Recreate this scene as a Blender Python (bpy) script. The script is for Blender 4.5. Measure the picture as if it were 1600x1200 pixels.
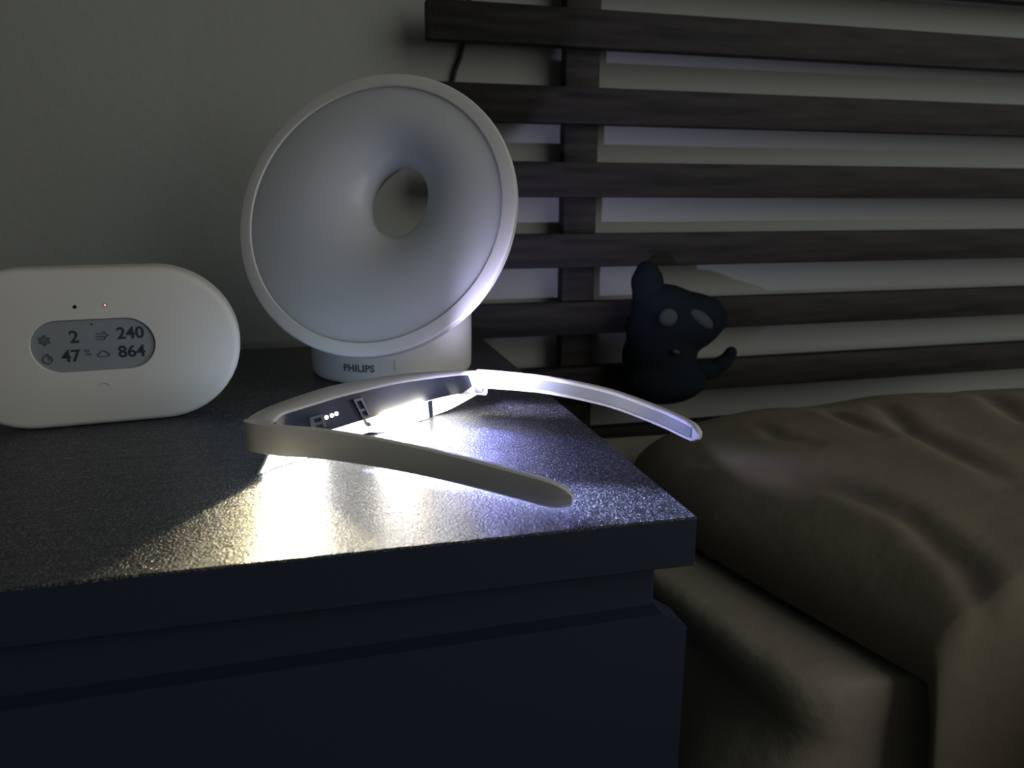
import bpy, bmesh, math, random
from mathutils import Vector, Matrix, noise

random.seed(7)
C = bpy.context.scene.collection
for o in list(bpy.data.objects):
    bpy.data.objects.remove(o, do_unlink=True)

T = 0.55                                   # height of the nightstand top above the floor

# ---------------------------------------------------------------- camera, world, lights, exposure
cam_d = bpy.data.cameras.new('camera')
cam_d.sensor_width = 36
cam_d.lens = 36 * 1140 / 1600
cam_d.clip_start = 0.01
cam_d.dof.use_dof = True
cam_d.dof.focus_distance = 0.44
cam_d.dof.aperture_fstop = 10
cam = bpy.data.objects.new('camera', cam_d)
C.objects.link(cam)
cam.location = (0, 0, T + 0.14)
cam.rotation_euler = (math.radians(90 - 13.894), 0, math.radians(-14.33))
bpy.context.scene.camera = cam

sc = bpy.context.scene
sc.view_settings.view_transform = 'Standard'
sc.view_settings.look = 'None'
sc.view_settings.exposure = 0
sc.view_settings.gamma = 1
sc.view_settings.use_curve_mapping = False

w = bpy.data.worlds.new('night_room')
sc.world = w
w.use_nodes = True
bg = w.node_tree.nodes['Background']
bg.inputs[0].default_value = (0.92, 1.0, 0.90, 1)
bg.inputs[1].default_value = 0.046


def light(name, kind, loc, energy, color, size=0.01, target=None, angle=None, blend=0.3):
    d = bpy.data.lights.new(name, kind)
    d.energy = energy
    d.color = color
    if kind == 'AREA':
        d.size = size
    else:
        d.shadow_soft_size = size
    if kind == 'SPOT':
        d.spot_size = math.radians(angle)
        d.spot_blend = blend
    o = bpy.data.objects.new(name, d)
    C.objects.link(o)
    o.location = loc
    if target is not None:
        o.rotation_euler = (Vector(target) - Vector(loc)).to_track_quat('-Z', 'Y').to_euler()
    return o


# dim room light from behind, above and right of the photographer
light('room_light', 'AREA', (1.55, -0.95, T + 0.80), 16.0, (1.0, 0.985, 0.90), 1.8, (0.1, 0.55, T))
# lamps added at the therapy glasses for their glow, without a visible source
light('glasses_glow', 'SPOT', (0.088, 0.450, T + 0.0315), 2.0, (0.66, 0.63, 1.0), 0.003, (0.52, 0.78, T + 0.12), 120, 1.0)
light('glasses_spill', 'POINT', (0.080, 0.440, T + 0.0335), 0.045, (0.64, 0.61, 1.0), 0.003)
light('glasses_leak', 'POINT', (-0.020, 0.474, T + 0.013), 0.052, (0.55, 0.76, 1.0), 0.004)
# colour fringes thrown by the holographic lens
light('glasses_blue_fringe', 'SPOT', (0.070, 0.455, T + 0.0115), 2.4, (0.22, 0.26, 1.0), 0.003, (0.125, 0.35, T), 66, 0.8)
light('glasses_beam', 'SPOT', (-0.012, 0.398, T + 0.0076), 85.0, (0.56, 0.63, 1.0), 0.003, (0.152, 0.289, T + 0.003), 19, 0.9)
light('glasses_wash', 'SPOT', (0.066, 0.462, T + 0.0118), 0.35, (0.62, 0.64, 1.0), 0.006, (0.150, 0.345, T), 95, 0.8)
light('glasses_yellow_fringe', 'SPOT', (-0.030, 0.388, T + 0.0080), 0.9, (1.0, 0.87, 0.50), 0.003, (-0.036, 0.31, T), 62, 0.15)
light('glasses_amber_fringe', 'SPOT', (0.082, 0.472, T + 0.0085), 0.28, (1.0, 0.85, 0.40), 0.003, (0.15, 0.470, T), 44, 0.7)

# ---------------------------------------------------------------- materials
MAT = {}


def mat(name, color, rough=0.5, spec=0.5, emit=None, strength=0.0, bump=None, transmission=0.0, sheen=0.0):
    m = bpy.data.materials.new(name)
    m.use_nodes = True
    nt = m.node_tree
    b = nt.nodes['Principled BSDF']
    b.inputs['Base Color'].default_value = (*color, 1)
    b.inputs['Roughness'].default_value = rough
    b.inputs['Specular IOR Level'].default_value = spec
    b.inputs['Transmission Weight'].default_value = transmission
    b.inputs['Sheen Weight'].default_value = sheen
    if emit:
        b.inputs['Emission Color'].default_value = (*emit, 1)
        b.inputs['Emission Strength'].default_value = strength
    if bump:
        scale, dist, detail = bump
        tc = nt.nodes.new('ShaderNodeTexCoord')
        n = nt.nodes.new('ShaderNodeTexNoise')
        n.inputs['Scale'].default_value = scale
        n.inputs['Detail'].default_value = detail
        bp = nt.nodes.new('ShaderNodeBump')
        bp.inputs['Strength'].default_value = 1.0
        bp.inputs['Distance'].default_value = dist
        nt.links.new(tc.outputs['Object'], n.inputs['Vector'])
        nt.links.new(n.outputs['Fac'], bp.inputs['Height'])
        nt.links.new(bp.outputs['Normal'], b.inputs['Normal'])
    MAT[name] = m
    return m


def tint(m, c1, c2, scale=(1, 1, 1), nscale=5.0, detail=3.0, lo=0.35, hi=0.65):
    nt = m.node_tree
    b = nt.nodes['Principled BSDF']
    tc = nt.nodes.new('ShaderNodeTexCoord')
    mp = nt.nodes.new('ShaderNodeMapping')
    mp.inputs['Scale'].default_value = scale
    n = nt.nodes.new('ShaderNodeTexNoise')
    n.inputs['Scale'].default_value = nscale
    n.inputs['Detail'].default_value = detail
    r = nt.nodes.new('ShaderNodeValToRGB')
    r.color_ramp.elements[0].position = lo
    r.color_ramp.elements[0].color = (*c1, 1)
    r.color_ramp.elements[1].position = hi
    r.color_ramp.elements[1].color = (*c2, 1)
    nt.links.new(tc.outputs['Object'], mp.inputs['Vector'])
    nt.links.new(mp.outputs['Vector'], n.inputs['Vector'])
    nt.links.new(n.outputs['Fac'], r.inputs['Fac'])
    nt.links.new(r.outputs['Color'], b.inputs['Base Color'])


mat('wall_paint', (0.315, 0.33, 0.318), 0.8, 0.2, bump=(90, 0.0006, 4))
mat('floor_wood', (0.10, 0.075, 0.055), 0.5)
tint(MAT['floor_wood'], (0.07, 0.05, 0.035), (0.14, 0.10, 0.07), (1, 12, 1), 6)
mat('slat_wood', (0.02, 0.016, 0.014), 0.6, 0.2, bump=(300, 0.0003, 4))
tint(MAT['slat_wood'], (0.010, 0.010, 0.0115), (0.030, 0.025, 0.023), (1.2, 6, 14), 9, 6)
mat('white_plastic', (0.62, 0.61, 0.60), 0.42, 0.4)
mat('monitor_plastic', (0.60, 0.585, 0.56), 0.55, 0.3)
mat('lamp_plastic', (0.62, 0.61, 0.61), 0.45, 0.35)
m = mat('lamp_diffuser', (0.58, 0.60, 0.65), 0.38, 0.3)
m.node_tree.nodes['Principled BSDF'].inputs['Subsurface Weight'].default_value = 0.7
m.node_tree.nodes['Principled BSDF'].inputs['Subsurface Radius'].default_value = (1, 1, 1)
m.node_tree.nodes['Principled BSDF'].inputs['Subsurface Scale'].default_value = 0.03
m.node_tree.nodes['Principled BSDF'].inputs['Coat Weight'].default_value = 0.2
m.node_tree.nodes['Principled BSDF'].inputs['Coat Roughness'].default_value = 0.06
mat('grey_panel', (0.020, 0.026, 0.044), 0.5, 0.3)
mat('arm_inlay', (0.14, 0.155, 0.18), 0.35, 0.5)
mat('clip_grey', (0.10, 0.11, 0.125), 0.4, 0.5)
mat('lens_shell', (0.45, 0.47, 0.5), 0.3, 0.4)
for nm, st in (('lens_light_bright', 28.0), ('lens_light_soft', 2.2), ('lens_light_mid', 9.0)):
    mat(nm, (0.9, 0.92, 0.95), 0.3, 0.2, (1.0, 0.985, 0.94), st)
mat('led_white', (0.9, 0.9, 0.9), 0.3, 0.2, (1.0, 0.86, 0.55), 260.0)
mat('dot_white', (0.9, 0.9, 0.9), 0.3, 0.2, (0.95, 0.97, 1.0), 3.0)
mat('screen_film', (0.235, 0.26, 0.285), 0.35, 0.4)
mat('screen_recess', (0.40, 0.40, 0.40), 0.5, 0.3)
mat('ink_dark', (0.035, 0.045, 0.06), 0.5, 0.2)
mat('ink_faint', (0.11, 0.125, 0.145), 0.5, 0.2)
mat('letter_grey', (0.10, 0.10, 0.12), 0.5, 0.2)
mat('hole_dark', (0.01, 0.01, 0.01), 0.7, 0.1)
mat('led_red', (0.6, 0.2, 0.15), 0.4, 0.3, (1.0, 0.42, 0.36), 1.0)
mat('black_cord', (0.012, 0.014, 0.016), 0.6, 0.3)
mat('black_plush', (0.011, 0.015, 0.020), 0.95, 0.05, bump=(700, 0.001, 2))
mat('plush_patch', (0.06, 0.07, 0.068), 0.9, 0.05, bump=(700, 0.0008, 2))
mat('pillow_cotton', (0.20, 0.18, 0.135), 0.9, 0.08, bump=(60, 0.0011, 4))
mat('sheet_cotton', (0.32, 0.295, 0.24), 0.9, 0.08, bump=(45, 0.0018, 4))
mat('bed_base_cloth', (0.03, 0.03, 0.03), 0.9, 0.1)
mat('cabinet_black', (0.020, 0.030, 0.052), 0.5, 0.3, bump=(500, 0.00006, 3))

# embossed black foil of the nightstand top: fine grain plus streaks along its width
m = mat('grained_black_top', (0.020, 0.022, 0.032), 0.36, 0.6)
nt = m.node_tree
b = nt.nodes['Principled BSDF']
tc = nt.nodes.new('ShaderNodeTexCoord')
mp = nt.nodes.new('ShaderNodeMapping')
mp.inputs['Scale'].default_value = (0.8, 1.25, 1)
mp.inputs['Rotation'].default_value = (0, 0, 0.16)
n1 = nt.nodes.new('ShaderNodeTexNoise')
n1.inputs['Scale'].default_value = 1150
n1.inputs['Detail'].default_value = 2
mp2 = nt.nodes.new('ShaderNodeMapping')
mp2.inputs['Scale'].default_value = (0.25, 1.6, 1)
mp2.inputs['Rotation'].default_value = (0, 0, 0.12)
n2 = nt.nodes.new('ShaderNodeTexNoise')
n2.inputs['Scale'].default_value = 55
n2.inputs['Detail'].default_value = 5
n2.inputs['Distortion'].default_value = 0.8
b1 = nt.nodes.new('ShaderNodeBump')
b1.inputs['Strength'].default_value = 1.0
b1.inputs['Distance'].default_value = 0.0022
b2 = nt.nodes.new('ShaderNodeBump')
b2.inputs['Strength'].default_value = 0.6
b2.inputs['Distance'].default_value = 0.0012
b3 = nt.nodes.new('ShaderNodeBump')
b3.inputs['Strength'].default_value = 0.35
b3.inputs['Distance'].default_value = 0.0003
L = nt.links.new
L(tc.outputs['Object'], mp.inputs['Vector'])
L(mp.outputs['Vector'], n1.inputs['Vector'])
L(tc.outputs['Object'], mp2.inputs['Vector'])
L(mp2.outputs['Vector'], n2.inputs['Vector'])
L(n2.outputs['Fac'], b2.inputs['Height'])
L(n1.outputs['Fac'], b1.inputs['Height'])
L(b2.outputs['Normal'], b1.inputs['Normal'])
L(n1.outputs['Fac'], b3.inputs['Height'])
L(b2.outputs['Normal'], b3.inputs['Normal'])
L(b3.outputs['Normal'], b.inputs['Normal'])
# sparkle of the grain painted into the base colour as pale flecks
nf = nt.nodes.new('ShaderNodeTexNoise')
nf.inputs['Scale'].default_value = 1250
nf.inputs['Detail'].default_value = 1.5
fr = nt.nodes.new('ShaderNodeValToRGB')
fr.color_ramp.elements[0].position = 0.55
fr.color_ramp.elements[0].color = (0.010, 0.012, 0.020, 1)
fr.color_ramp.elements[1].position = 0.70
fr.color_ramp.elements[1].color = (0.22, 0.23, 0.26, 1)
L(mp.outputs['Vector'], nf.inputs['Vector'])
L(nf.outputs['Fac'], fr.inputs['Fac'])
L(fr.outputs['Color'], b.inputs['Base Color'])
# steep pits of the grain that glint
gg = nt.nodes.new('ShaderNodeBsdfPrincipled')
gg.inputs['Base Color'].default_value = (0.03, 0.032, 0.042, 1)
gg.inputs['Roughness'].default_value = 0.2
gg.inputs['Specular IOR Level'].default_value = 0.9
L(b1.outputs['Normal'], gg.inputs['Normal'])
L(fr.outputs['Color'], gg.inputs['Base Color'])
mx = nt.nodes.new('ShaderNodeMixShader')
mx.inputs[0].default_value = 0.55
L(b.outputs[0], mx.inputs[1])
L(gg.outputs[0], mx.inputs[2])
L(mx.outputs[0], nt.nodes['Material Output'].inputs['Surface'])


# ---------------------------------------------------------------- helpers
def link(name, bm, m, parent=None, smooth=True, angle=40):
    me = bpy.data.meshes.new(name)
    bmesh.ops.recalc_face_normals(bm, faces=bm.faces)
    bm.to_mesh(me)
    bm.free()
    o = bpy.data.objects.new(name, me)
    me.materials.append(MAT[m])
    if smooth:
        me.polygons.foreach_set('use_smooth', [True] * len(me.polygons))
        me.set_sharp_from_angle(angle=math.radians(angle))
    C.objects.link(o)
    if parent is not None:
        o.parent = parent
        o.matrix_parent_inverse = parent.matrix_basis.inverted()
    return o


def empty(name, loc, label, cat, group=None, rz=0):
    o = bpy.data.objects.new(name, None)
    o.empty_display_size = 0.05
    C.objects.link(o)
    o.location = loc
    o.rotation_euler = (0, 0, rz)
    tag(o, label, cat, group)
    return o


def tag(o, label=None, cat=None, group=None, kind=None):
    if label: o['label'] = label
    if cat: o['category'] = cat
    if group: o['group'] = group
    if kind: o['kind'] = kind


def box(bm, x0, x1, y0, y1, z0, z1, bev=0.0, seg=2):
    r = bmesh.ops.create_cube(bm, size=1.0)
    vs = r['verts']
    for v in vs:
        v.co = Vector(((x0 + x1) / 2 + v.co.x * (x1 - x0), (y0 + y1) / 2 + v.co.y * (y1 - y0), (z0 + z1) / 2 + v.co.z * (z1 - z0)))
    if bev > 0:
        es = list({e for v in vs for e in v.link_edges})
        bmesh.ops.bevel(bm, geom=es, offset=bev, segments=seg, profile=0.5, affect='EDGES')
    return vs


def loft(bm, rings, closed=True, caps=True):
    """rings: lists of points, all of one length; joins neighbours; closed = each ring is a loop"""
    vr = [[bm.verts.new(p) for p in r] for r in rings]
    n = len(rings[0])
    for a, c in zip(vr, vr[1:]):
        for i in range(n if closed else n - 1):
            j = (i + 1) % n
            bm.faces.new((a[i], a[j], c[j], c[i]))
    if caps and closed:
        bm.faces.new(vr[0])
        bm.faces.new(vr[-1][::-1])
    return vr


def catmull(pts, n):
    """smooth resampling of a polyline (tuples of any length)"""
    P = [Vector(p) for p in pts]
    d = [0.0]
    for a, c in zip(P, P[1:]):
        d.append(d[-1] + max((c - a).length, 1e-6))
    out = []
    for k in range(n):
        t = d[-1] * k / (n - 1)
        i = 0
        while i < len(P) - 2 and t > d[i + 1]:
            i += 1
        u = (t - d[i]) / (d[i + 1] - d[i])
        p1, p2 = P[i], P[i + 1]
        p0 = P[i - 1] if i > 0 else p1 * 2 - p2
        p3 = P[i + 2] if i + 2 < len(P) else p2 * 2 - p1
        out.append(0.5 * ((2 * p1) + (p2 - p0) * u + (2 * p0 - 5 * p1 + 4 * p2 - p3) * u * u + (3 * p1 - p0 - 3 * p2 + p3) * u ** 3))
    return out


def tube(bm, pts, r, n=8):
    P = [Vector(p) for p in pts]
    rings = []
    up = Vector((0, 0, 1))
    for i, p in enumerate(P):
        t = (P[min(i + 1, len(P) - 1)] - P[max(i - 1, 0)]).normalized()
        a = t.cross(up)
        if a.length < 1e-3:
            a = t.cross(Vector((1, 0, 0)))
        a.normalize()
        c = a.cross(t)
        rings.append([p + (a * math.cos(k * 2 * math.pi / n) + c * math.sin(k * 2 * math.pi / n)) * r for k in range(n)])
    loft(bm, rings)


def smoothstep(a, c, x):
    t = min(max((x - a) / (c - a), 0), 1)
    return t * t * (3 - 2 * t)


def text_bm(s, size, depth, bold=0.0, spacing=1.0, align='CENTER'):
    cu = bpy.data.curves.new('writing', 'FONT')
    cu.body = s
    cu.size = size
    cu.extrude = depth
    cu.offset = bold
    cu.space_character = spacing
    cu.align_x = align
    cu.align_y = 'CENTER'
    cu.resolution_u = 3
    o = bpy.data.objects.new('writing', cu)
    C.objects.link(o)
    bpy.context.view_layer.update()
    me = bpy.data.meshes.new_from_object(o.evaluated_get(bpy.context.evaluated_depsgraph_get()))
    bm = bmesh.new()
    bm.from_mesh(me)
    bpy.data.objects.remove(o)
    bpy.data.curves.remove(cu)
    bpy.data.meshes.remove(me)
    return bm


# ---------------------------------------------------------------- room
bm = bmesh.new()
box(bm, -1.6, 2.4, 0.80, 0.90, 0, 2.5)
tag(link('wall_back', bm, 'wall_paint', smooth=False), kind='structure', label='dim grey-white painted wall behind the bed and nightstand')
bm = bmesh.new()
box(bm, -1.6, 2.4, -1.8, 0.90, -0.08, 0)
tag(link('floor', bm, 'floor_wood', smooth=False), kind='structure')

# ---------------------------------------------------------------- headboard
hb = empty('slatted_headboard', (0.94, 0.775, 0), 'dark-stained wooden headboard of horizontal slats over upright posts against the wall', 'headboard')
me_slat = None
for k in range(-2, 8):
    z0 = 0.2937 - 0.0737 * k
    if me_slat is None:
        bm = bmesh.new()
        box(bm, 0.109, 1.80, 0.755, 0.771, -0.018, 0.018, 0.0015)
        s = link('slat', bm, 'slat_wood', hb)
        me_slat = s.data
    else:
        s = bpy.data.objects.new('slat', me_slat)
        C.objects.link(s)
        s.parent = hb
        s.matrix_parent_inverse = hb.matrix_basis.inverted()
    s.location = (random.uniform(-0.0006, 0.0006), random.uniform(-0.0004, 0.0004), T + z0 + 0.018)
for x in (0.2545, 1.60):
    bm = bmesh.new()
    box(bm, x, x + 0.0375, 0.771, 0.789, 0.0, T + 0.49, 0.0012)
    link('post', bm, 'slat_wood', hb)

# ---------------------------------------------------------------- nightstand
ns = empty('nightstand', (-0.04, 0.517, 0), 'black bedside nightstand with grained wood-effect top beside the bed', 'nightstand')
bm = bmesh.new()
box(bm, -0.24, 0.16, 0.2805, 0.7535, T - 0.0248, T, 0.0008, 1)
for v in bm.verts:      # the front edge runs very slightly skewed to the wall
    if v.co.y < 0.3:
        v.co.y += (0.16 - v.co.x) * 0.018
tt = link('table_top', bm, 'cabinet_black', ns, smooth=False)
tt.data.materials.append(MAT['grained_black_top'])
for f in tt.data.polygons:
    if f.normal.z > 0.5:
        f.material_index = 1
bm = bmesh.new()
box(bm, -0.228, 0.1455, 0.292, 0.745, 0.04, T - 0.0246, 0.001, 1)
link('carcass', bm, 'cabinet_black', ns, smooth=False)
for z0, z1, ch in ((0.275, T - 0.0490, 1), (0.05, 0.270, 0)):
    prof = [(-0.238, z0), (0.1590, z0)]
    if ch:
        prof += [(0.1590, z1 - 0.009), (0.1575, z1 - 0.0075), (0.1475, z1 - 0.001), (0.146, z1), (-0.226, z1), (-0.238, z1 - 0.009)]
    else:
        prof += [(0.1590, z1), (-0.238, z1)]
    bm = bmesh.new()
    loft(bm, [[(x, 0.2825, z) for x, z in prof], [(x, 0.2995, z) for x, z in prof]])
    link('drawer_front', bm, 'cabinet_black', ns, smooth=False)
bm = bmesh.new()
box(bm, -0.22, 0.138, 0.31, 0.74, 0, 0.045)
link('plinth', bm, 'cabinet_black', ns, smooth=False)

# ---------------------------------------------------------------- bed
MZ = T - 0.122                               # mattress top
edge_pts = [(0.205, 0.745), (0.206, 0.66), (0.211, 0.54), (0.220, 0.424), (0.240, 0.322), (0.2455, 0.309), (0.256, 0.3005), (0.30, 0.295), (0.36, 0.291), (0.425, 0.286), (0.455, 0.23), (0.45, 0.10), (0.45, -0.2), (0.45, -0.7), (0.45, -1.2)]
ed = catmull([(x, y, 0) for x, y in edge_pts], 150)
bed = empty('mattress', (1.0, -0.2, 0), 'mattress in a rumpled beige sheet on a dark bed base under the pillow', 'mattress')
bm = bmesh.new()
rings = []
for i, p in enumerate(ed):
    y = p.y
    x = p.x
    ring = []
    f1 = 0.006 * math.sin(y * 31 + 1.0) + 0.004 * math.sin(y * 67)
    for (dx, dz, wob) in ((1.30, 0.0, 0), (0.60, 0.0, 0), (0.16, 0.0, 0), (0.10, 0.0, 0), (0.06, 0.001, 0.2), (0.03, 0.001, 0.2), (0.012, -0.001, 0.1), (0.004, -0.004, 0.1), (0.0, -0.012, 0.2), (0.002, -0.022, 0.3),
                          (0.009, -0.034, 0.4), (0.010, -0.044, 0.5), (0.001, -0.056, 0.8), (-0.010, -0.075, 1.0), (-0.019, -0.10, 1.2), (-0.026, -0.13, 1.3), (-0.044, -0.16, 1.2), (-0.056, -0.19, 1.0), (-0.070, -0.23, 0.8), (-0.075, -0.262, 0.4), (0.03, -0.266, 0), (1.30, -0.266, 0)):
        nz = noise.noise(Vector((y * 9 + dz * 22, dz * 9 - y * 4, 3.1)))
        nx = min(max(x, 0.19) + dx + f1 * wob * (0.6 if dz < -0.02 else 0.25) + wob * 0.010 * nz, 1.78)
        if y > 0.26:
            nx = max(nx, 0.180)
        ring.append((nx, y, MZ + dz + (0.0022 * noise.noise(Vector((nx * 14, y * 14, 0))) if dz > -0.003 and dx < 1 else 0)))
    rings.append(ring)
loft(bm, rings)
link('sheet', bm, 'sheet_cotton', bed, angle=80)
bm = bmesh.new()
box(bm, 0.47, 1.76, -1.18, 0.74, 0.06, MZ - 0.265, 0.01)
link('bed_base', bm, 'bed_base_cloth', bed)
for x in (0.50, 1.66):
    for y in (-1.08, 0.62):
        bm = bmesh.new()
        box(bm, x, x + 0.05, y, y + 0.05, 0, 0.062)
        link('leg', bm, 'bed_base_cloth', bed)


def dist_line(p, line):
    best = 9
    bt = 0
    acc = 0
    for a, c in zip(line, line[1:]):
        a = Vector(a); c = Vector(c)
        ab = c - a
        t = min(max((p - a).dot(ab) / ab.length_squared, 0), 1)
        d = p - (a + ab * t)
        dd = d.length
        if dd < abs(best):
            s = 1 if ab.x * d.y - ab.y * d.x > 0 else -1
            best = dd * s
            bt = acc + t
        acc += 1
    return best, bt / acc


creases = [   # polyline in plan, depth, width
    ([(0.300, 0.455), (0.3296, 0.4225), (0.3396, 0.3886), (0.3486, 0.3531), (0.343, 0.3028), (0.3204, 0.2469), (0.31, 0.20)], 0.0050, 0.008),
    ([(0.500, 0.560), (0.4855, 0.528), (0.4505, 0.4662), (0.4407, 0.4062), (0.4327, 0.3571)], 0.0055, 0.010),
    ([(0.4330, 0.545), (0.4273, 0.5218), (0.4186, 0.4575)], 0.0040, 0.007),
    ([(0.290, 0.520), (0.3069, 0.4861), (0.3257, 0.4471), (0.3199, 0.4057)], 0.0030, 0.007),
    ([(0.62, 0.56), (0.58, 0.49), (0.56, 0.44)], 0.006, 0.012),
    ([(0.36, 0.545), (0.353, 0.50), (0.365, 0.47)], 0.003, 0.006),
]
px = empty('pillow', (0.56, 0.43, MZ), 'plump beige bed pillow with a creased cotton cover by the nightstand', 'pillow')
bm = bmesh.new()
NU, NV = 150, 170
PLAN = [(0.70, 0.256), (0.56, 0.2535), (0.45, 0.259), (0.336, 0.2885), (0.2647, 0.3080), (0.20, 0.316), (0.0, 0.33)]
top, bot = [], []
# plan corners: left-far, left-near, right-far, right-near
for j in range(NV + 1):
    tr, br = [], []
    v = j / NV * 2 - 1
    for i in range(NU + 1):
        u = i / NU * 2 - 1
        U, V = u, v
        # square -> superellipse-like rounding of the plan
        k = 1 - 0.10 * (abs(u) ** 3) * (abs(v) ** 3)
        uu, vv = U * k, V * k
        yn, yf = 0.04, 0.665
        y = yn + (yf - yn) * (vv + 1) / 2
        xl = 0.9
        for (ya, xa), (yb, xb) in zip(PLAN, PLAN[1:]):
            if yb <= y <= ya:
                xl = xa + (xb - xa) * (ya - y) / (ya - yb)
        xr = 0.90
        x = xl + (xr - xl) * (uu + 1) / 2
        ex = max(1 - abs(u) ** 4.5, 0) * max(1 - abs(v) ** 4.0, 0)
        h = ex ** 0.46
        crown = 0.066 + 0.012 * smoothstep(-1, 0.35, v) - 0.004 * abs(u)
        z = MZ + 0.0095 + crown * h
        hh = smoothstep(0.15, 0.7, h)
        dz = 0.0
        sag = 0.15 * smoothstep(0.280, 0.260, y) * (1 - smoothstep(0.0, 0.22, (u + 1) / 2))
        z -= sag
        for line, dep, wd in creases:
            d, t = dist_line(Vector((x, y)), line)
            f = math.exp(-(d / wd) ** 2) * math.sin(math.pi * min(max(t, 0.03), 0.97)) ** 0.5
            r = math.exp(-((d - 1.9 * wd) / (1.5 * wd)) ** 2) + math.exp(-((d + 1.9 * wd) / (1.5 * wd)) ** 2)
            dz += -dep * f + 0.40 * dep * r * math.sin(math.pi * min(max(t, 0.03), 0.97))
        dz += 0.004 * noise.noise(Vector((x * 11, y * 9, 1.7))) + 0.0016 * noise.noise(Vector((x * 30 + y * 14, y * 20, 5.2)))
        z += dz * hh
        tr.append((x, y, z))
        br.append((x + 0.012 * (1 - ex) * 0, y, MZ + 0.0095 - 0.0052 * h - sag))
    top.append(tr)
    bot.append(br)
vt = [[bm.verts.new(p) for p in r] for r in top]
vb = [[(vt[j][i] if i in (0, NU) or j in (0, NV) else bm.verts.new(bot[j][i])) for i in range(NU + 1)] for j in range(NV + 1)]
for j in range(NV):
    for i in range(NU):
        bm.faces.new((vt[j][i], vt[j][i + 1], vt[j + 1][i + 1], vt[j + 1][i]))
        q = (vb[j][i], vb[j + 1][i], vb[j + 1][i + 1], vb[j][i + 1])
        bm.faces.new(q)
link('cover', bm, 'pillow_cotton', px, angle=180)

# ---------------------------------------------------------------- soft toy
toy = empty('plush_toy', (0.375, 0.70, T - 0.075), 'small black plush toy with pale eye patches propped against the headboard slats', 'soft toy')
TY = 0.722


def blob_mesh(name, balls, m, parent, voxel=0.003, label=None):
    b2_ = bmesh.new()
    for (x, y, z, rx, ry, rz, rot) in balls:
        r = bmesh.ops.create_icosphere(b2_, subdivisions=4, radius=1.0, matrix=Matrix.Translation((x, y, z)) @ Matrix.Rotation(rot, 4, 'Y') @ Matrix.Diagonal((rx, ry, rz, 1)))
    me = bpy.data.meshes.new(name)
    b2_.to_mesh(me)
    b2_.free()
    o = bpy.data.objects.new(name, me)
    C.objects.link(o)
    md = o.modifiers.new('r', 'REMESH')
    md.mode = 'VOXEL'
    md.voxel_size = voxel
    ms = o.modifiers.new('s', 'SMOOTH')
    ms.factor = 0.6
    ms.iterations = 6
    bpy.context.view_layer.update()
    me2 = bpy.data.meshes.new_from_object(o.evaluated_get(bpy.context.evaluated_depsgraph_get()))
    bpy.data.objects.remove(o)
    bm_ = bmesh.new()
    bm_.from_mesh(me2)
    o = link(name, bm_, m, parent, angle=180)
    if label:
        o['label'] = label
    return o


def tz(px_, pz_):
    return px_, T + pz_


blob_mesh('body', [
    (0.369, TY, T + 0.012, 0.058, 0.030, 0.036, -0.10),      # head and shoulders
    (0.357, TY, T + 0.030, 0.040, 0.028, 0.026, 0.15),
    (0.352, TY, T - 0.022, 0.043, 0.031, 0.040, 0.0),        # belly
    (0.356, TY - 0.004, T - 0.050, 0.050, 0.033, 0.026, 0.0),
    (0.404, TY, T + 0.020, 0.026, 0.024, 0.022, 0.6),
], 'black_plush', toy)
blob_mesh('ear', [(0.3335, TY, T + 0.058, 0.0185, 0.015, 0.019, 0), (0.333, TY, T + 0.0705, 0.0125, 0.012, 0.0115, 0), (0.337, TY, T + 0.043, 0.020, 0.016, 0.014, 0)], 'black_plush', toy)
blob_mesh('paw', [(0.400, TY - 0.006, T - 0.040, 0.024, 0.014, 0.012, 0.1), (0.422, TY - 0.008, T - 0.034, 0.016, 0.011, 0.009, -0.3), (0.4335, TY - 0.008, T - 0.024, 0.0075, 0.008, 0.0115, 0.45)], 'black_plush', toy)
for (x, z, rx, rz, rot, yy) in ((0.3455, 0.0245, 0.0105, 0.0098, 0.1, 0.0295), (0.386, 0.0205, 0.0165, 0.0074, 0.62, 0.0255)):
    blob_mesh('eye_patch', [(x, TY - yy, T + z, rx, 0.0055, rz, rot)], 'plush_patch', toy, 0.0012, 'pale grey eye patch')
blob_mesh('nose', [(0.354, TY - 0.033, T - 0.012, 0.005, 0.004, 0.0028, 0.3)], 'plush_patch', toy, 0.0012)

# ---------------------------------------------------------------- cord on the wall
bm = bmesh.new()
tube(bm, catmull([(0.158, 0.790, T + 0.345), (0.1530, 0.7955, T + 0.312), (0.1500, 0.7965, T + 0.290), (0.1425, 0.7965, T + 0.272), (0.1385, 0.7965, T + 0.255), (0.130, 0.7965, T + 0.215), (0.120, 0.7965, T + 0.10), (0.110, 0.7965, T - 0.06), (0.10, 0.7965, T - 0.35), (0.10, 0.7965, T - 0.545)], 60), 0.0024)
tag(link('power_cord', bm, 'black_cord'), 'thin black cord hanging on the wall behind the upper headboard slats', 'cord')

# ---------------------------------------------------------------- wake-up lamp
lc = Vector((0.0364, 0.5633, T + 0.1348))
ln = Vector((-0.4357, -0.8168, 0.3781))
lu = Vector((0.8823, -0.4706, 0.0))          # to the right as seen from the front
lv = Vector((0.1779, 0.3336, 0.9258))
lamp = empty('wake_up_lamp', (0.054, 0.633, T), 'white round wake-up light with a hollow ring head on the nightstand', 'lamp')
HU, HV, HD = 0.0115, 0.0165, 0.024           # hole: offset right, up, depth
NT = 128


def lp(u, v, d):
    return lc + lu * u + lv * v - ln * d


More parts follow.
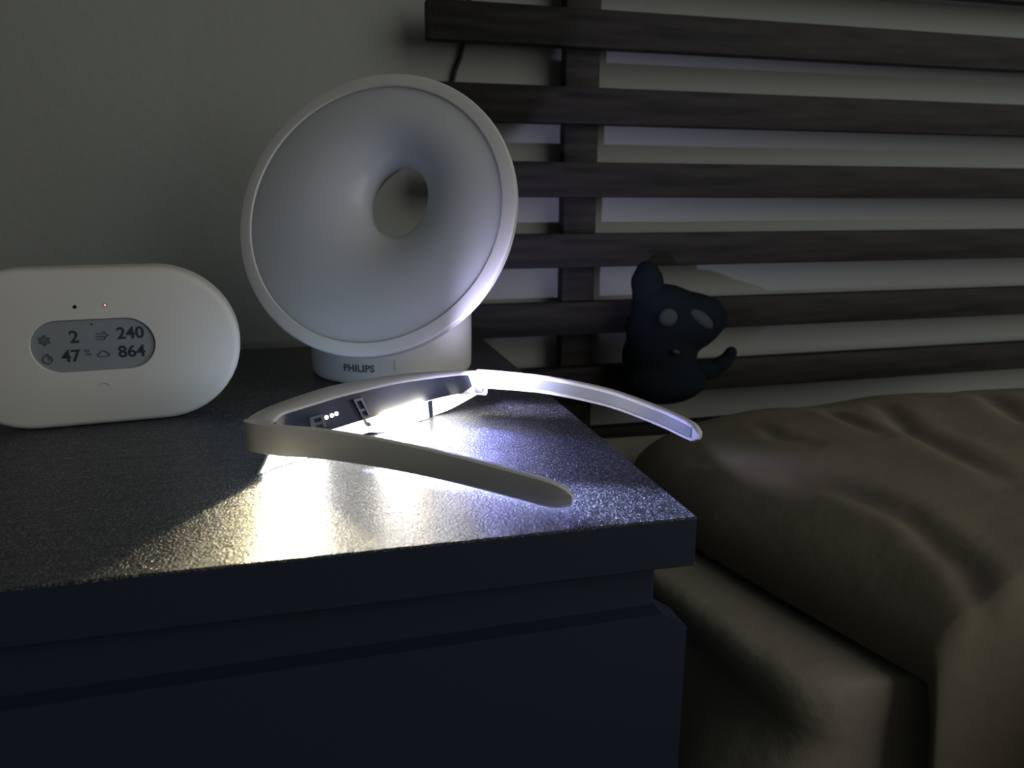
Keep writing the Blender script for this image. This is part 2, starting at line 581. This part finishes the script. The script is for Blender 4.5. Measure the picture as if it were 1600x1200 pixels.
def ring_at(k, depth, R=0.0996, ru=0.0235, rv=0.0290):
    out = []
    for i in range(NT):
        a = 2 * math.pi * i / NT
        u0, v0 = R * math.cos(a), R * math.sin(a)
        u1, v1 = HU + ru * math.cos(a), HV + rv * math.sin(a)
        out.append(lp(u0 + (u1 - u0) * k, v0 + (v1 - v0) * k, depth))
    return out


bm = bmesh.new()
rings = [ring_at(0, 0.006, 0.0998), ring_at(0, 0.0025, 0.0998)]
for s in range(0, 29):
    ph = s / 28 * math.pi / 2
    kk = math.sin(ph)
    rings.append(ring_at(kk, 0.0015 + (HD - 0.0015) * (1 - max(1 - kk ** 3.6, 0) ** 0.5) - 0.004 * math.sin(math.pi * kk)))
rings.append(ring_at(1.0, HD + 0.004))
loft(bm, rings, True, False)
link('diffuser', bm, 'lamp_diffuser', lamp, angle=60)['label'] = 'pale blue-grey glossy light panel'
bm = bmesh.new()


def rr(R, d):
    return [lp(R * math.cos(2 * math.pi * i / NT), R * math.sin(2 * math.pi * i / NT), d) for i in range(NT)]


rings = [rr(0.0992, 0.006), rr(0.0994, 0.0006), rr(0.1000, 0.0), rr(0.1075, 0.0), rr(0.1088, 0.0004), rr(0.1097, 0.0014), rr(0.1100, 0.0030), rr(0.1098, 0.0075), rr(0.1085, 0.0095), rr(0.1080, 0.0100),
         rr(0.1080, 0.0112), rr(0.1076, 0.0125), rr(0.1045, 0.022), rr(0.098, 0.034), rr(0.088, 0.045), rr(0.075, 0.053), rr(0.062, 0.058), ring_at(1, 0.0600, 0.1, 0.046, 0.050), ring_at(1, 0.0580, 0.1, 0.041, 0.046), ring_at(1, 0.045, 0.1, 0.034, 0.039), ring_at(1, HD + 0.006, 0.1, 0.0265, 0.0315), ring_at(1, HD + 0.002, 0.1, 0.0240, 0.0294)]
loft(bm, rings, True, False)
link('ring_shell', bm, 'lamp_plastic', lamp, angle=30)
bm = bmesh.new()
bx, by, br_ = 0.054, 0.633, 0.0690
rings = []
for r, z in ((0.0640, 0.0), (0.0668, 0.0008), (0.0680, 0.0030), (0.0684, 0.006), (br_, 0.030), (br_, 0.066), (0.067, 0.074), (0.060, 0.081), (0.045, 0.085), (0.02, 0.087)):
    rings.append([(bx + r * math.cos(2 * math.pi * i / 96), by + r * math.sin(2 * math.pi * i / 96), T + z) for i in range(96)])
loft(bm, rings)
base = link('base', bm, 'lamp_plastic', lamp, angle=50)
# lettering wrapped round the base
bm = text_bm('PHILIPS', 0.0079, 0.0002, 0.00022, 1.06)
a0 = math.radians(-90 - 28.3)
for v in bm.verts:
    x, y, z = v.co
    a = a0 + x / br_
    r = br_ - 0.0002 + z
    v.co = (bx + r * math.cos(a), by + r * math.sin(a), T + 0.0138 + y)
link('lettering', bm, 'letter_grey', lamp, smooth=False)
# small raised button line on the base
bm = bmesh.new()
for zz in (0.0,):
    a1 = math.radians(-90 - 3)
    box(bm, bx + br_ * math.cos(a1) - 0.0012, bx + br_ * math.cos(a1) + 0.0012, by + br_ * math.sin(a1) - 0.0006, by + br_ * math.sin(a1) + 0.0015, T + 0.013, T + 0.021, 0.0004)
link('button', bm, 'lamp_plastic', lamp)

# ---------------------------------------------------------------- air quality monitor
ma = 0.096
m0 = Vector((-0.131, 0.507, T))
mon = empty('air_quality_monitor', m0, 'white pill-shaped air quality monitor with small grey number display beside the lamp', 'monitor', rz=ma)
MW = Matrix.Translation(m0) @ Matrix.Rotation(ma, 4, 'Z')
MCX, MCZ = -0.0135, 0.0508                    # device centre in its own frame


def stadium(hl, r, n=24):
    out = []
    for i in range(n + 1):
        a = -math.pi / 2 + math.pi * i / n
        out.append((hl + r * math.cos(a), r * math.sin(a)))
    for i in range(n + 1):
        a = math.pi / 2 + math.pi * i / n
        out.append((-hl + r * math.cos(a), r * math.sin(a)))
    return out


def mring(hl, r, y, cx=MCX, cz=MCZ):
    return [MW @ Vector((cx + a, y, cz + c)) for a, c in stadium(hl, r)]


HL = 0.0365
SC_X, SC_Z, SHL, SR = -0.0130, 0.0529, 0.0185, 0.0165
bm = bmesh.new()
rings = [mring(SHL, SR, 0.0022, SC_X, SC_Z), mring(SHL, SR, 0.0003, SC_X, SC_Z), mring(SHL, SR + 0.0004, 0.0, SC_X, SC_Z)]
for r, y in ((0.0465, 0.0), (0.0482, 0.0006), (0.0495, 0.0018), (0.0503, 0.0036), (0.0507, 0.006), (0.0507, 0.024), (0.0500, 0.028), (0.048, 0.031), (0.044, 0.0325)):
    rings.append(mring(HL, r, y))
loft(bm, rings, True, False)
bm.faces.new([v for v in bm.verts if False] or [bm.verts.new(p) for p in mring(HL, 0.044, 0.0325)])
bmesh.ops.remove_doubles(bm, verts=bm.verts, dist=1e-6)
link('body', bm, 'monitor_plastic', mon, angle=35)
bm = bmesh.new()
loft(bm, [mring(SHL, SR - 0.0001, 0.0016, SC_X, SC_Z), mring(SHL, SR - 0.0001, 0.0024, SC_X, SC_Z)])
scr = link('screen', bm, 'screen_film', mon, smooth=False)


def on_screen(bm, x, z, y=0.0014, rot=0.0):
    M = MW @ Matrix.Translation((x, y, z)) @ Matrix.Rotation(math.pi / 2, 4, 'X') @ Matrix.Rotation(rot, 4, 'Z')
    bm.transform(M)
    return bm


def sub(name, bm, m):
    return link(name, bm, m, scr, smooth=False)


for s, x, z, sz in (('2', -0.0236, 0.0583, 0.0109), ('240', 0.0083, 0.0591, 0.0106), ('47', -0.0268, 0.0463, 0.0106), ('864', 0.0078, 0.0471, 0.0106)):
    sub('reading', on_screen(text_bm(s, sz, 0.0001, 0.00018, 1.0), x, z), 'ink_dark')
sub('percent_sign', on_screen(text_bm('%', 0.0062, 0.0001, 0.0, 1.0), -0.0172, 0.0480), 'ink_faint')


def disc_bm(pts_list):
    b_ = bmesh.new()
    for cx, cy, r0, r1 in pts_list:
        n = 20
        o_ = [(cx + r1 * math.cos(2 * math.pi * i / n), cy + r1 * math.sin(2 * math.pi * i / n), 0) for i in range(n)]
        if r0 <= 0:
            loft(b_, [o_, [(p[0], p[1], 0.0002) for p in o_]])
        else:
            i_ = [(cx + r0 * math.cos(2 * math.pi * i / n), cy + r0 * math.sin(2 * math.pi * i / n), 0) for i in range(n)]
            loft(b_, [o_, i_, [(p[0], p[1], 0.0002) for p in i_], [(p[0], p[1], 0.0002) for p in o_], o_], True, False)
    return b_


def outline(pts, wd):
    b_ = bmesh.new()
    P = [Vector((p[0], p[1], 0.0001)) for p in pts]
    for a, c in zip(P, P[1:]):
        d = (c - a).normalized()
        nn = Vector((-d.y, d.x, 0)) * wd / 2
        e = d * wd * 0.3
        q = [a - e - nn, c + e - nn, c + e + nn, a - e + nn]
        loft(b_, [q, [p + Vector((0, 0, 0.0002)) for p in q]])
    return b_


# particle dots, wind swirl, drop and cloud symbols
sub('particle_symbol', on_screen(disc_bm([(0, 0, 0, 0.0027)] + [(0.0027 * math.cos(i * math.pi / 3 + 0.5), 0.0027 * math.sin(i * math.pi / 3 + 0.5), 0, 0.0008) for i in range(6)]), -0.0400, 0.0573), 'ink_faint')
sw = bmesh.new()
for k, (l, yy) in enumerate(((0.0044, 0.0018), (0.0058, 0.0), (0.0042, -0.0018))):
    q = outline([(-0.003, yy), (-0.003 + l, yy), (-0.003 + l + 0.0007, yy + 0.0007), (-0.003 + l, yy + 0.0013)], 0.0006)
    me_ = bpy.data.meshes.new('t')
    q.to_mesh(me_)
    sw.from_mesh(me_)
    q.free()
    bpy.data.meshes.remove(me_)
sub('wind_symbol', on_screen(sw, -0.0081, 0.0580), 'ink_faint')
sub('drop_symbol', on_screen(outline([(0.0026 * math.sin(a) * (1 if abs(a) < 2.3 else 0.75), -0.0026 * math.cos(a) + (0.0008 if abs(a) > 2.7 else 0)) for a in [i * math.pi / 10 for i in range(-10, 11)]] + [(0.0012, 0.001), (0.0008, -0.0006)], 0.0006), -0.0398, 0.0452), 'ink_faint')
sub('cloud_symbol', on_screen(outline([(-0.0030, -0.0016), (-0.0036, -0.0006), (-0.0029, 0.0003), (-0.0020, 0.0005), (-0.0014, 0.0017), (0.0, 0.0021), (0.0013, 0.0014), (0.0018, 0.0005), (0.0029, 0.0003), (0.0034, -0.0007), (0.0028, -0.0016), (-0.0030, -0.0016)], 0.0006), -0.0083, 0.0468), 'ink_faint')
bm = bmesh.new()
bmesh.ops.create_uvsphere(bm, u_segments=10, v_segments=6, radius=0.0005)
sub('sensor_dot', on_screen(bm, -0.0129, 0.0660), 'hole_dark')
bm = disc_bm([(0, 0, 0, 0.0011)])
link('microphone_hole', on_screen(bm, -0.0206, 0.0776, -0.00005), 'hole_dark', mon, smooth=False)
bm = disc_bm([(0, 0, 0, 0.0011)])
lo = link('light_hole', on_screen(bm, -0.0039, 0.0780, -0.00005), 'hole_dark', mon, smooth=False)
bm = bmesh.new()
bmesh.ops.create_uvsphere(bm, u_segments=12, v_segments=8, radius=0.00075)
link('indicator_light', on_screen(bm, -0.0039, 0.0780, -0.0003), 'led_red', lo)
# faint embossed mark under the screen
q = outline([(0.0030 * math.cos(a), 0.0030 * math.sin(a)) for a in [math.radians(30 + i * 12) for i in range(10)]], 0.0006)
link('emblem', on_screen(q, -0.0100, 0.0250, -0.00008), 'monitor_plastic', mon, smooth=False)

# ---------------------------------------------------------------- light therapy glasses
gl = empty('light_therapy_glasses', (0.03, 0.43, T), 'white glowing light therapy glasses with open arms at the nightstand corner', 'glasses')


def Zs(pts):
    return [Vector((p[0], p[1], p[2] + T)) for p in pts]


NB = 61
outer = catmull(Zs([(-0.0462, 0.3915, 0.030), (-0.0416, 0.4062, 0.03), (-0.0315, 0.4230, 0.03), (-0.0142, 0.4443, 0.03), (0.0011, 0.4587, 0.03), (0.0257, 0.4722, 0.03), (0.0517, 0.4809, 0.03), (0.0780, 0.4823, 0.03), (0.0950, 0.4790, 0.03), (0.1040, 0.4755, 0.03)]), NB)
inner = catmull(Zs([(-0.0300, 0.3850, 0.030), (-0.0262, 0.3984, 0.03), (-0.0185, 0.4065, 0.03), (-0.0067, 0.4181, 0.03), (0.0030, 0.4275, 0.03), (0.0158, 0.4375, 0.03), (0.0405, 0.4539, 0.03), (0.0708, 0.4644, 0.03), (0.0880, 0.4672, 0.03), (0.0965, 0.4668, 0.03)]), NB)
lowin = catmull(Zs([(-0.0290, 0.3850, 0.0125), (-0.0262, 0.3960, 0.0125), (-0.0190, 0.4045, 0.0125), (-0.0078, 0.4137, 0.0125), (0.0030, 0.4220, 0.0125), (0.0146, 0.4310, 0.0127), (0.0393, 0.4490, 0.013), (0.0673, 0.4700, 0.013), (0.0900, 0.4815, 0.013), (0.1030, 0.4860, 0.0133)]), NB)
bm = bmesh.new()
rings = []
for i in range(NB):
    O, I, W = outer[i], inner[i], lowin[i]
    d = (O - I)
    th = min(d.length, 0.030)
    dn = d.normalized()
    dh = Vector((dn.x, dn.y, 0))
    z_ = Vector((0, 0, 1))
    mid = I + d * 0.42
    rings.append([I - z_ * 0.0015 + dh * 0.0015, I - z_ * 0.0012, I - z_ * 0.0003 + dh * 0.0004, I + dh * 0.0012 + z_ * 0.0002, mid + z_ * 0.0004, O - dh * 0.002 - z_ * 0.0004, O - dh * 0.0006 - z_ * 0.0012, O - z_ * 0.0028,
                  O - z_ * 0.0150 + dh * 0.0, O - z_ * 0.0172 - dh * 0.0008, O - z_ * 0.0176 - dh * 0.0022, Vector((W.x, W.y, O.z - 0.0176)) + dh * 0.0012, Vector((W.x, W.y, O.z - 0.0168)) + dh * 0.0010])
loft(bm, rings)
frame = link('frame', bm, 'white_plastic', gl, angle=55)
# grey inner panel, a shell on the face towards the eyes
bm = bmesh.new()
rings = []
for i in range(1, NB - 3):
    I, W = inner[i], lowin[i]
    d = outer[i] - inner[i]
    dh = Vector((d.x, d.y, 0)).normalized()
    a = I - Vector((0, 0, 0.0012)) + dh * 0.0002
    c = W - dh * 0.0001
    rings.append([a, c, c + dh * 0.0014, a + dh * 0.0014])
loft(bm, rings)
panel = link('inner_panel', bm, 'grey_panel', gl, angle=60)
panel['label'] = 'dark grey inner panel'


def on_panel(s, f, out=0.0):
    """point of the inner panel: s along (0..1), f 0 bottom..1 top, out = towards the eyes"""
    k = s * (NB - 1)
    i = min(int(k), NB - 2)
    t = k - i
    I = inner[i].lerp(inner[i + 1], t)
    W = lowin[i].lerp(lowin[i + 1], t)
    d = outer[i] - inner[i]
    dh = Vector((d.x, d.y, 0)).normalized()
    return W.lerp(I, f) - dh * out, dh


def panel_box(bm, s0, s1, f0, f1, o0, o1):
    P = []
    for s, f, o in ((s0, f0, o0), (s1, f0, o0), (s1, f1, o0), (s0, f1, o0)):
        P.append(on_panel(s, f, o)[0])
    Q = []
    for s, f, o in ((s0, f0, o1), (s1, f0, o1), (s1, f1, o1), (s0, f1, o1)):
        Q.append(on_panel(s, f, o)[0])
    loft(bm, [P, Q])


# clip brackets
def clip(s0, s1, f0, f1):
    bm = bmesh.new()
    ws, wf = (s1 - s0) * 0.22, 0.09
    panel_box(bm, s0, s0 + ws, f0, f1, -0.0002, 0.0016)
    panel_box(bm, s1 - ws, s1, f0 + (f1 - f0) * 0.35, f1, -0.0002, 0.0016)
    panel_box(bm, s0, s1, f1 - wf, f1, -0.0002, 0.0018)
    panel_box(bm, s0 + ws, s1 - ws, f0 + (f1 - f0) * 0.52, f0 + (f1 - f0) * 0.52 + wf, -0.0002, 0.0012)
    panel_box(bm, s0, s0 + ws * 2.2, f0, f0 + wf * 1.2, -0.0002, 0.0024)
    return link('clip', bm, 'clip_grey', gl, smooth=False)


clip(0.409, 0.447, -0.22, 0.78)
clip(0.190, 0.245, -0.05, 0.62)
# three indicator lights
for s, f in ((0.262, 0.44), (0.287, 0.45), (0.310, 0.46)):
    p, dh = on_panel(s, f, 0.0003)
    bm = bmesh.new()
    bmesh.ops.create_uvsphere(bm, u_segments=14, v_segments=10, radius=0.00125, matrix=Matrix.Translation(p))
    link('indicator_light', bm, 'dot_white', panel)
# LED strip under the panel
strip = []
for k in range(7):
    s = 0.515 + k * 0.031
    p, dh = on_panel(s, 0.02, 0.0030)
    bm = bmesh.new()
    bmesh.ops.create_uvsphere(bm, u_segments=12, v_segments=8, radius=0.0011, matrix=Matrix.Translation(p))
    link('led', bm, 'led_white', gl)

# lens hanging below the frame
NL = 61
ltop = catmull(Zs([(-0.0335, 0.3850, 0.0122), (-0.0262, 0.3965, 0.0122), (-0.0190, 0.4052, 0.0122), (-0.0078, 0.4145, 0.0122), (0.0030, 0.4228, 0.0122), (0.0146, 0.4318, 0.0124), (0.0393, 0.4498, 0.0127), (0.0673, 0.4708, 0.0127), (0.0900, 0.4823, 0.0128), (0.1040, 0.4866, 0.0130)]), NL)
lbot = catmull(Zs([(-0.0401, 0.3848, 0.0004), (-0.0322, 0.3947, 0.0003), (-0.0230, 0.4015, 0.0003), (-0.0145, 0.4072, 0.0003), (-0.0010, 0.4225, 0.0003), (0.0100, 0.4340, 0.0003), (0.0200, 0.4395, 0.0022), (0.0314, 0.4459, 0.0003), (0.0596, 0.4662, 0.0003), (0.0676, 0.4745, 0.0004), (0.0780, 0.4790, 0.0022), (0.0880, 0.4832, 0.0055), (0.0985, 0.4860, 0.0098), (0.1050, 0.4880, 0.0128)]), NL)
bm = bmesh.new()
bl = bmesh.new()
r1, r2 = [], []
for i in range(NL):
    a, c = ltop[i], lbot[i]
    t = (ltop[min(i + 1, NL - 1)] - ltop[max(i - 1, 0)]).normalized()
    dh = Vector((-t.y, t.x, 0))               # outwards, away from the eyes
    m_ = a.lerp(c, 0.5) - dh * 0.0004
    r1.append([a + dh * 0.0005, m_ + dh * 0.0005, c + dh * 0.0005, c + dh * 0.0016, m_ + dh * 0.0016, a + dh * 0.0016])
    c2 = c.lerp(a, 0.03)
    r2.append([a - dh * 0.0001, m_ - dh * 0.0001, c2 - dh * 0.0001, c2 + dh * 0.0005, m_ + dh * 0.0005, a + dh * 0.0005])
loft(bm, r1)
lens = link('lens', bm, 'lens_shell', gl, angle=60)
bl.free()
for i0, i1, mm in ((1, 15, 'lens_light_bright'), (15, 29, 'lens_light_soft'), (29, 40, 'lens_light_bright'), (40, NL - 2, 'lens_light_mid')):
    bl = bmesh.new()
    loft(bl, r2[i0:i1 + 1])
    link('light_film', bl, mm, lens, angle=60)['label'] = 'glowing white inner film'
# dark support strip on the right of the lens
bm = bmesh.new()
k = 42
rings = []
for kk in (43.2, 44.6):
    i = int(kk); t = kk - i
    a = ltop[i].lerp(ltop[i + 1], t)
    c = lbot[i].lerp(lbot[i + 1], t)
    tt = (ltop[i + 1] - ltop[i]).normalized()
    dh = Vector((-tt.y, tt.x, 0))
    rings.append([a - dh * 0.0003, c - dh * 0.0003 + Vector((0, 0, 0.0004)), c - dh * 0.0012 + Vector((0, 0, 0.0004)), a - dh * 0.0012])
loft(bm, rings)
link('lens_strut', bm, 'grey_panel', lens, smooth=False)


def arm_section(p, t, h, th, side):
    """rounded C-section: outer wall with a lip above and below the recessed inside; side = direction to the inside"""
    z_ = Vector((0, 0, 1))
    n_ = Vector((-t.y, t.x, 0)).normalized() * side
    g, lip = 0.0010, h * 0.16
    return [p, p + n_ * 0.0 - z_ * (h - 0.0012), p + n_ * 0.0012 - z_ * h, p + n_ * (th - 0.0005) - z_ * h, p + n_ * th - z_ * (h - 0.0005), p + n_ * th - z_ * (h - lip), p + n_ * (th - g) - z_ * (h - lip - 0.0005),
            p + n_ * (th - g) - z_ * (lip + 0.0005), p + n_ * th - z_ * lip, p + n_ * th + z_ * (-0.0004), p + n_ * (th - 0.0006) + z_ * 0.0004, p + n_ * 0.0012 + z_ * 0.0006]


def arm(pts, hs, side, th, n=54, tipn=5):
    P = catmull(Zs(pts), n)
    H = catmull([(h, 0, 0) for h in hs], n) if False else None
    bm = bmesh.new()
    bi = bmesh.new()
    ra, ri = [], []
    for i, p in enumerate(P):
        t = (P[min(i + 1, n - 1)] - P[max(i - 1, 0)]).normalized()
        u = i / (n - 1) * (len(hs) - 1)
        j = min(int(u), len(hs) - 2)
        h = hs[j] + (hs[j + 1] - hs[j]) * (u - j)
        e = n - 1 - i
        sq = 1.0
        if e < tipn:                           # rounded tip
            sq = math.sqrt(max(1 - ((tipn - e) / (tipn + 0.25)) ** 2, 0.03))
        q = p - Vector((0, 0, h * (1 - sq) * 0.5))
        ra.append(arm_section(q, t, h * sq, th * (0.5 + 0.5 * sq), side))
        if 2 < i < n - 2:
            n_ = Vector((-t.y, t.x, 0)).normalized() * side
            z_ = Vector((0, 0, 1))
            a = q + n_ * (th - 0.0008) - z_ * (h * 0.19)
            c = q + n_ * (th - 0.0008) - z_ * (h * 0.81)
            ri.append([a, c, c - n_ * 0.0004, a - n_ * 0.0004])
    loft(bm, ra)
    loft(bi, ri)
    o = link('temple_arm', bm, 'white_plastic', gl, angle=50)
    link('inlay', bi, 'arm_inlay', o, angle=60)['label'] = 'grey inlay along the inside'
    return o


# near arm rests on the table by its tip, far arm sticks out past the table edge
arm([(-0.0462, 0.3918, 0.0290), (-0.0430, 0.3872, 0.0288), (-0.0334, 0.3806, 0.0284), (-0.0250, 0.3765, 0.0280), (-0.0069, 0.3696, 0.0270), (0.0239, 0.3530, 0.0242), (0.0531, 0.3350, 0.0205), (0.0793, 0.3150, 0.0168), (0.0940, 0.3030, 0.0150), (0.1040, 0.2960, 0.0140)],
    [0.0166, 0.0163, 0.0158, 0.0153, 0.0148, 0.0144, 0.0140, 0.0136, 0.0135, 0.0134], 1, 0.0042)
arm([(0.0985, 0.4785, 0.0296), (0.1195, 0.4640, 0.0296), (0.1420, 0.4465, 0.0291), (0.1690, 0.4125, 0.0276), (0.1865, 0.3765, 0.0246), (0.1945, 0.3560, 0.0220), (0.1975, 0.3475, 0.0205)],
    [0.0122, 0.0116, 0.0113, 0.0110, 0.0107, 0.0106, 0.0104], -1, 0.0042, 54, 3)
# far hinge block
bm = bmesh.new()
box(bm, -0.003, 0.003, -0.0025, 0.0025, -0.0070, 0.0070, 0.0006)
bm.transform(Matrix.Translation((0.0985, 0.4765, T + 0.0215)) @ Matrix.Rotation(math.radians(-36), 4, 'Z'))
link('hinge', bm, 'clip_grey', gl)
